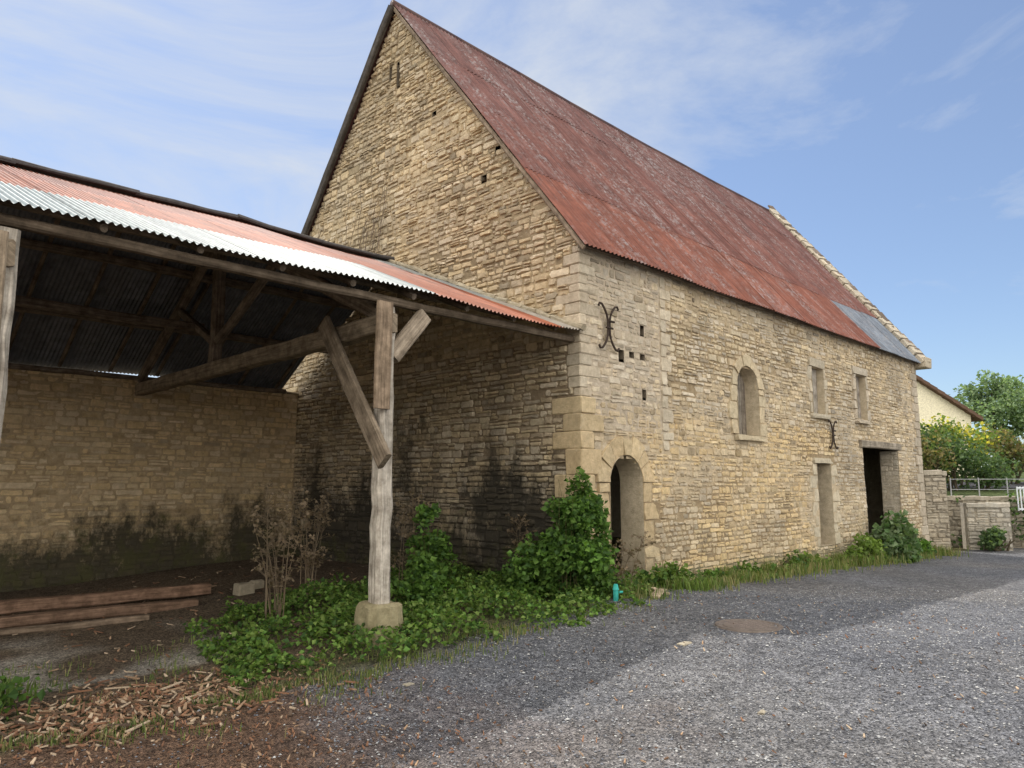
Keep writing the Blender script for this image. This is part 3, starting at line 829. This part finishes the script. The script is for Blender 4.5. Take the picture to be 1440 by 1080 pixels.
# ------------------------------------------------------------ background
def wall_rf(name,r0,f0,r1,f1,z0,z1,colr,ch=(.1,.18)):
    e=empty(name); a=Vector((*fromrf(r0,f0),0)); b=Vector((*fromrf(r1,f1),0)); L=(b-a).length; d=(b-a)/L
    n=Vector((d.y,-d.x,0))
    if (Vector((CX,CY,0))-a).dot(n)<0: n=-n
    A,B=MB(),MB()
    P=lambda s,z,dd:tuple(a+d*s+n*dd+Vector((0,0,z)))
    masonry(A,B,P,lambda z:(0,L),z0,z1,[],[],ch,(.2,.5),lambda s,z:(V(colr,.75,1.15),1.),(.02,.05),.02,lambda s,z:tuple(x*.6 for x in colr))
    s=0
    C=MB()
    while s<L:
        w=U(.3,.6); p=a+d*s+n*(-.2); q=a+d*min(s+w,L)+n*(-.2)
        beam(C,p+Vector((0,0,z1+.05)),q+Vector((0,0,z1+.05)),.52,U(.1,.18),V(colr,.8,1.1),.02,1); s+=w
    quad(B,P(0,z0,-.45),P(L,z0,-.45),P(L,z1,-.45),P(0,z1,-.45),colr); quad(B,P(0,z0,-.45),P(0,z0,0),P(0,z1,0),P(0,z1,-.45),colr)
    build(A,'stones',stone,e); build(B,'mortar',mortar,e); build(C,'coping',stone_clean,e)
wall_rf('retaining_wall',14.6,25.7,30,23.6,-.8,1.15,(.44,.40,.33))
wall_rf('stone_gate_pier',13.75,24.9,14.5,24.9,-.8,2.0,(.48,.43,.35))
wall_rf('low_garden_wall',14.9,24.6,16.2,24.4,-.8,.95,(.52,.49,.43))
rl=MB()
def rfz(r,f,z): return Vector((*fromrf(r,f),z))
for i in range(14):
    r=15.2+i*.9; f=25.95-(r-14.6)*.136; tube(rl,[rfz(r,f,1.1),rfz(r,f,1.9)],.02,(.35,.36,.37))
for zz in (1.5,1.85): tube(rl,[rfz(15.2,25.87,zz),rfz(27,24.3,zz)],.012,(.35,.36,.37))
build(rl,'metal_railing',iron)
gt=MB()
for i in range(16):
    r=16.9+i*.11; tube(gt,[rfz(r,25.0,.8),rfz(r,25.,1.6)],.022,(.7,.74,.77),5)
for zz in (.85,1.55): tube(gt,[rfz(16.9,25,zz),rfz(18.6,25.,zz)],.03,(.7,.74,.77))
build(gt,'white_metal_gate',iron)
rd=MB()
a=[rfz(16,33,1.62),rfz(45,30,1.62),rfz(45,36,1.95),rfz(16,39,1.95)]
for q in a: q.z=hgt(q.x,q.y)+.03
quad(rd,*[tuple(q) for q in a],(.09,.09,.1)); build(rd,'road',ground_m)
house=empty('rendered_house')
hw,hr=MB(),MB()
R0,R1,RA=16.5,28.0,22.4; F0,F1=45,58; ZE,ZA=5.9,9.7
CW=(.85,.78,.58)
hw.add([rfz(R0,F0,0),rfz(R1,F0,0),rfz(R1,F0,ZE),rfz(RA,F0,ZA),rfz(R0,F0,ZE)],[(0,1,2,3,4)],CW)
hw.add([rfz(R1,F0,0),rfz(R1,F1,0),rfz(R1,F1,ZE),rfz(R1,F0,ZE)],[(0,1,2,3)],CW)
hw.add([rfz(R0,F1,0),rfz(R1,F1,0),rfz(R1,F1,ZE),rfz(RA,F1,ZA),rfz(R0,F1,ZE)],[(0,1,2,3,4)],CW)
sl=(ZA-ZE)/(R1-RA)
for sg in (1,-1):
    for i in range(14):
        t0,t1=i/14,(i+1)/14
        ra,rb=RA+sg*(R1+.5-RA)*t0,RA+sg*(R1+.5-RA)*t1
        za,zb=ZA+.1-sl*abs(ra-RA),ZA+.1-sl*abs(rb-RA)
        c=V((.14,.085,.06),.85,1.15)
        A=[rfz(ra,F0-.4,za),rfz(rb,F0-.4,zb+.04),rfz(rb,F1+.4,zb+.04),rfz(ra,F1+.4,za)]
        B=[v-Vector((0,0,.22)) for v in A]
        hr.add(A+B,[(0,1,2,3),(7,6,5,4),(0,4,5,1),(1,5,6,2),(2,6,7,3),(3,7,4,0)],c)
build(hw,'walls',plain,house); build(hr,'roof',plain,house)
hwn=MB()
for (r,z) in ((24.2,4.6),):
    for q,c in (((r-.5,z-.6,r+.5,z+.6,-.03),(.5,.48,.45)),((r-.42,z-.52,r+.42,z+.52,-.06),(.04,.05,.06))):
        x0,z0,x1,z1,o=q; hwn.add([rfz(x0,F0+o,z0),rfz(x1,F0+o,z0),rfz(x1,F0+o,z1),rfz(x0,F0+o,z1)],[(0,1,2,3)],c)
build(hwn,'window',plain,house)
def shrub_rf(name,r,f,z,rad,n,size,cols,seed):
    mb=MB(); x,y=fromrf(r,f); g0=hgt(x,y)
    for i in range(5): tube(mb,[(x+U(-.2,.2),y+U(-.2,.2),g0-.1),(x+U(-.5,.5)*rad[0],y+U(-.5,.5)*rad[0],z)],.05,(.1,.08,.05),5,.02)
    for i in range(5):
        blob(mb,(x+U(-.45,.45)*rad[0],y+U(-.45,.45)*rad[0],z+U(-.3,.3)*rad[2]),tuple(q*U(.5,.75) for q in rad),n//5,size,cols,1.2,-.12,seed+i)
    build(mb,name,leafm)
DG=[(.08,.13,.06),(.12,.18,.07),(.06,.10,.045)]
YL=[(.55,.48,.08),(.22,.28,.07),(.16,.22,.06),(.12,.19,.05)]
BR=[(.20,.16,.08),(.17,.19,.07),(.24,.2,.09),(.1,.14,.05)]
shrub_rf('garden_shrub',18.3,31,2.9,(1.9,1.9,1.6),2400,.16,DG,1)
shrub_rf('flowering_shrub',20.5,34,3.7,(1.8,1.8,1.2),2000,.16,YL,2)
shrub_rf('garden_shrub',19.9,31.5,2.3,(1.6,1.6,1.2),1700,.15,DG,3)
shrub_rf('russet_shrub',24.2,36,3.3,(2.0,2.0,1.5),2400,.17,BR,4)
shrub_rf('garden_shrub',27.5,38,3.2,(2.4,2.4,1.6),2000,.18,DG,5)
shrub_rf('russet_shrub',16.6,29.5,2.7,(.9,.9,1.3),900,.15,BR,14)
shrub_rf('bank_bramble',15.6,24.2,-.1,(.9,.5,.5),700,.12,DG,6)
shrub_rf('bank_bramble',18.3,24.2,.2,(1.2,.5,.6),900,.12,DG,7)
def ivy_wall():
    mb=MB()
    for _ in range(2600):
        r=U(14.8,27); f=25.55-(r-14.6)*.136; z=U(-.4,1.5)
        if nz(r*.6,z*.8,80)<-.02: continue
        p=rfz(r,f-U(0,.2),z); leaf(mb,p,U(.08,.16),V(R.choice(DG+G1),.6,1.2))
    build(mb,'wall_ivy',leafm)
ivy_wall()
def tree(name,r,f,h,cr,n,size,cols,seed):
    mb=MB(); x,y=fromrf(r,f); g0=hgt(x,y)
    top=Vector((x,y,g0+h*.8)); tube(mb,[(x,y,g0-.2),(x+.1,y,g0+h*.4),top],h*.028,(.1,.08,.06),8,h*.008)
    for i in range(9):
        a=i*2.4; t=U(.3,.7); b=Vector((x,y,g0+h*t)); e=b+Vector((math.cos(a)*cr*.7,math.sin(a)*cr*.7,h*.18)); tube(mb,[b,(b+e)/2+Vector((0,0,.2)),e],h*.01,(.1,.08,.06),5,h*.003)
        blob(mb,tuple(e),(cr*.5,cr*.5,cr*.42),n//11,size,cols,.8,-.1,seed+i)
    blob(mb,(x,y,g0+h*.82),(cr*.6,cr*.6,h*.2),n//5,size,cols,.8,-.1,seed+20)
    build(mb,name,leafm)
TG=[(.20,.28,.16),(.25,.33,.18),(.15,.22,.13)]
tree('birch_tree',40.5,62,8.2,2.6,5200,.27,TG,11)
tree('birch_tree',45,64,7.6,2.8,4200,.30,TG,31)
tree('birch_tree',52,66,7.,3.2,2500,.34,TG,51)
hm=MB()
for i in range(36):
    r=14+i*2.6; f=72+U(-3,3); x,y=fromrf(r,f); blob(hm,(x,y,3.2+U(-.4,.6)),(2.6,2.6,2.4+U(0,1.2)),300,.55,DG+TG,.6,-.2,i)
build(hm,'distant_trees',leafm)
# ------------------------------------------------------------ light
EL=math.radians(56.3); AZ=math.radians(8)
S=Vector((math.sin(AZ)*math.cos(EL),math.cos(AZ)*math.cos(EL),math.sin(EL)))
sun=bpy.data.lights.new('sun','SUN'); sun.energy=3.8; sun.angle=math.radians(.8); sun.color=(1,.94,.86)
so=bpy.data.objects.new('sun',sun); scene.collection.objects.link(so); so.rotation_euler=(-S).to_track_quat('-Z','Y').to_euler()
w=bpy.data.worlds.new('World'); scene.world=w; w.use_nodes=True; nt=w.node_tree
L_=nt.links.new; N_=nt.nodes.new
sky=N_('ShaderNodeTexSky'); sky.sky_type='NISHITA'; sky.sun_disc=False; sky.sun_elevation=EL; sky.sun_rotation=AZ
sky.dust_density=.5; sky.air_density=1.0; sky.ozone_density=2.5
tc=N_('ShaderNodeTexCoord'); mp=N_('ShaderNodeMapping'); mp.inputs['Scale'].default_value=(1,1,2.6)
mp.inputs['Rotation'].default_value=(0,math.radians(12),math.radians(20))
L_(tc.outputs['Generated'],mp.inputs[0])
no=N_('ShaderNodeTexNoise'); no.inputs['Scale'].default_value=1.6; no.inputs['Detail'].default_value=11; no.inputs['Roughness'].default_value=.62; no.inputs['Distortion'].default_value=.8
L_(mp.outputs[0],no.inputs['Vector'])
dl=N_('ShaderNodeVectorMath'); dl.operation='DOT_PRODUCT'; dl.inputs[1].default_value=Vector((.15,.85,.55)).normalized(); L_(tc.outputs['Generated'],dl.inputs[0])
al=N_('ShaderNodeMath'); al.operation='MULTIPLY_ADD'; L_(dl.outputs['Value'],al.inputs[0]); al.inputs[1].default_value=.2; L_(no.outputs['Fac'],al.inputs[2])
rp=N_('ShaderNodeValToRGB'); e=rp.color_ramp.elements; e[0].position=.58; e[0].color=(.15,.15,.15,1); e[1].position=.82; e[1].color=(.9,.9,.9,1); L_(al.outputs[0],rp.inputs[0])
# slight overall blue tint of the clear part, pale cloud on top
tn=N_('ShaderNodeMix'); tn.data_type='RGBA'; tn.blend_type='MULTIPLY'; tn.inputs[0].default_value=1; L_(sky.outputs[0],tn.inputs[6]); tn.inputs[7].default_value=(.9,.97,1.06,1)
mxn=N_('ShaderNodeMix'); mxn.data_type='RGBA'; L_(rp.outputs[0],mxn.inputs[0]); L_(tn.outputs[2],mxn.inputs[6]); mxn.inputs[7].default_value=(5.0,5.35,5.9,1)
dp=N_('ShaderNodeVectorMath'); dp.operation='DOT_PRODUCT'; dp.inputs[1].default_value=Vector((-.62,-.72,.30)).normalized(); L_(tc.outputs['Generated'],dp.inputs[0])  # unseen bright cloud bank behind the camera, added to brighten the shaded walls
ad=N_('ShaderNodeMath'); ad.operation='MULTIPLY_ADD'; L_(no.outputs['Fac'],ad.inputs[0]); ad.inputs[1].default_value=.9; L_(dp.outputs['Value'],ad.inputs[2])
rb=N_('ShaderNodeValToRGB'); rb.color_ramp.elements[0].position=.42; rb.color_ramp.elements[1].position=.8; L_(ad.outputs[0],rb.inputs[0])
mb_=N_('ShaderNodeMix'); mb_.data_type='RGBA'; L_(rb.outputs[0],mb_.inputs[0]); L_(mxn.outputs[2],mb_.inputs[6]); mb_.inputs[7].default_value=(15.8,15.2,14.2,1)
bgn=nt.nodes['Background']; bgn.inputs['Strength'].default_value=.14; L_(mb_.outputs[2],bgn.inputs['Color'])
# ------------------------------------------------------------ camera
cam=bpy.data.cameras.new('camera'); cam.lens=26.; cam.sensor_width=36; cam.clip_end=3000
co=bpy.data.objects.new('camera',cam); scene.collection.objects.link(co)
co.location=(CX,CY,CZ); co.rotation_euler=(math.radians(90+7.67),0,math.radians(-45)); scene.camera=co
scene.view_settings.view_transform='Standard'; scene.view_settings.look='None'; scene.view_settings.exposure=0
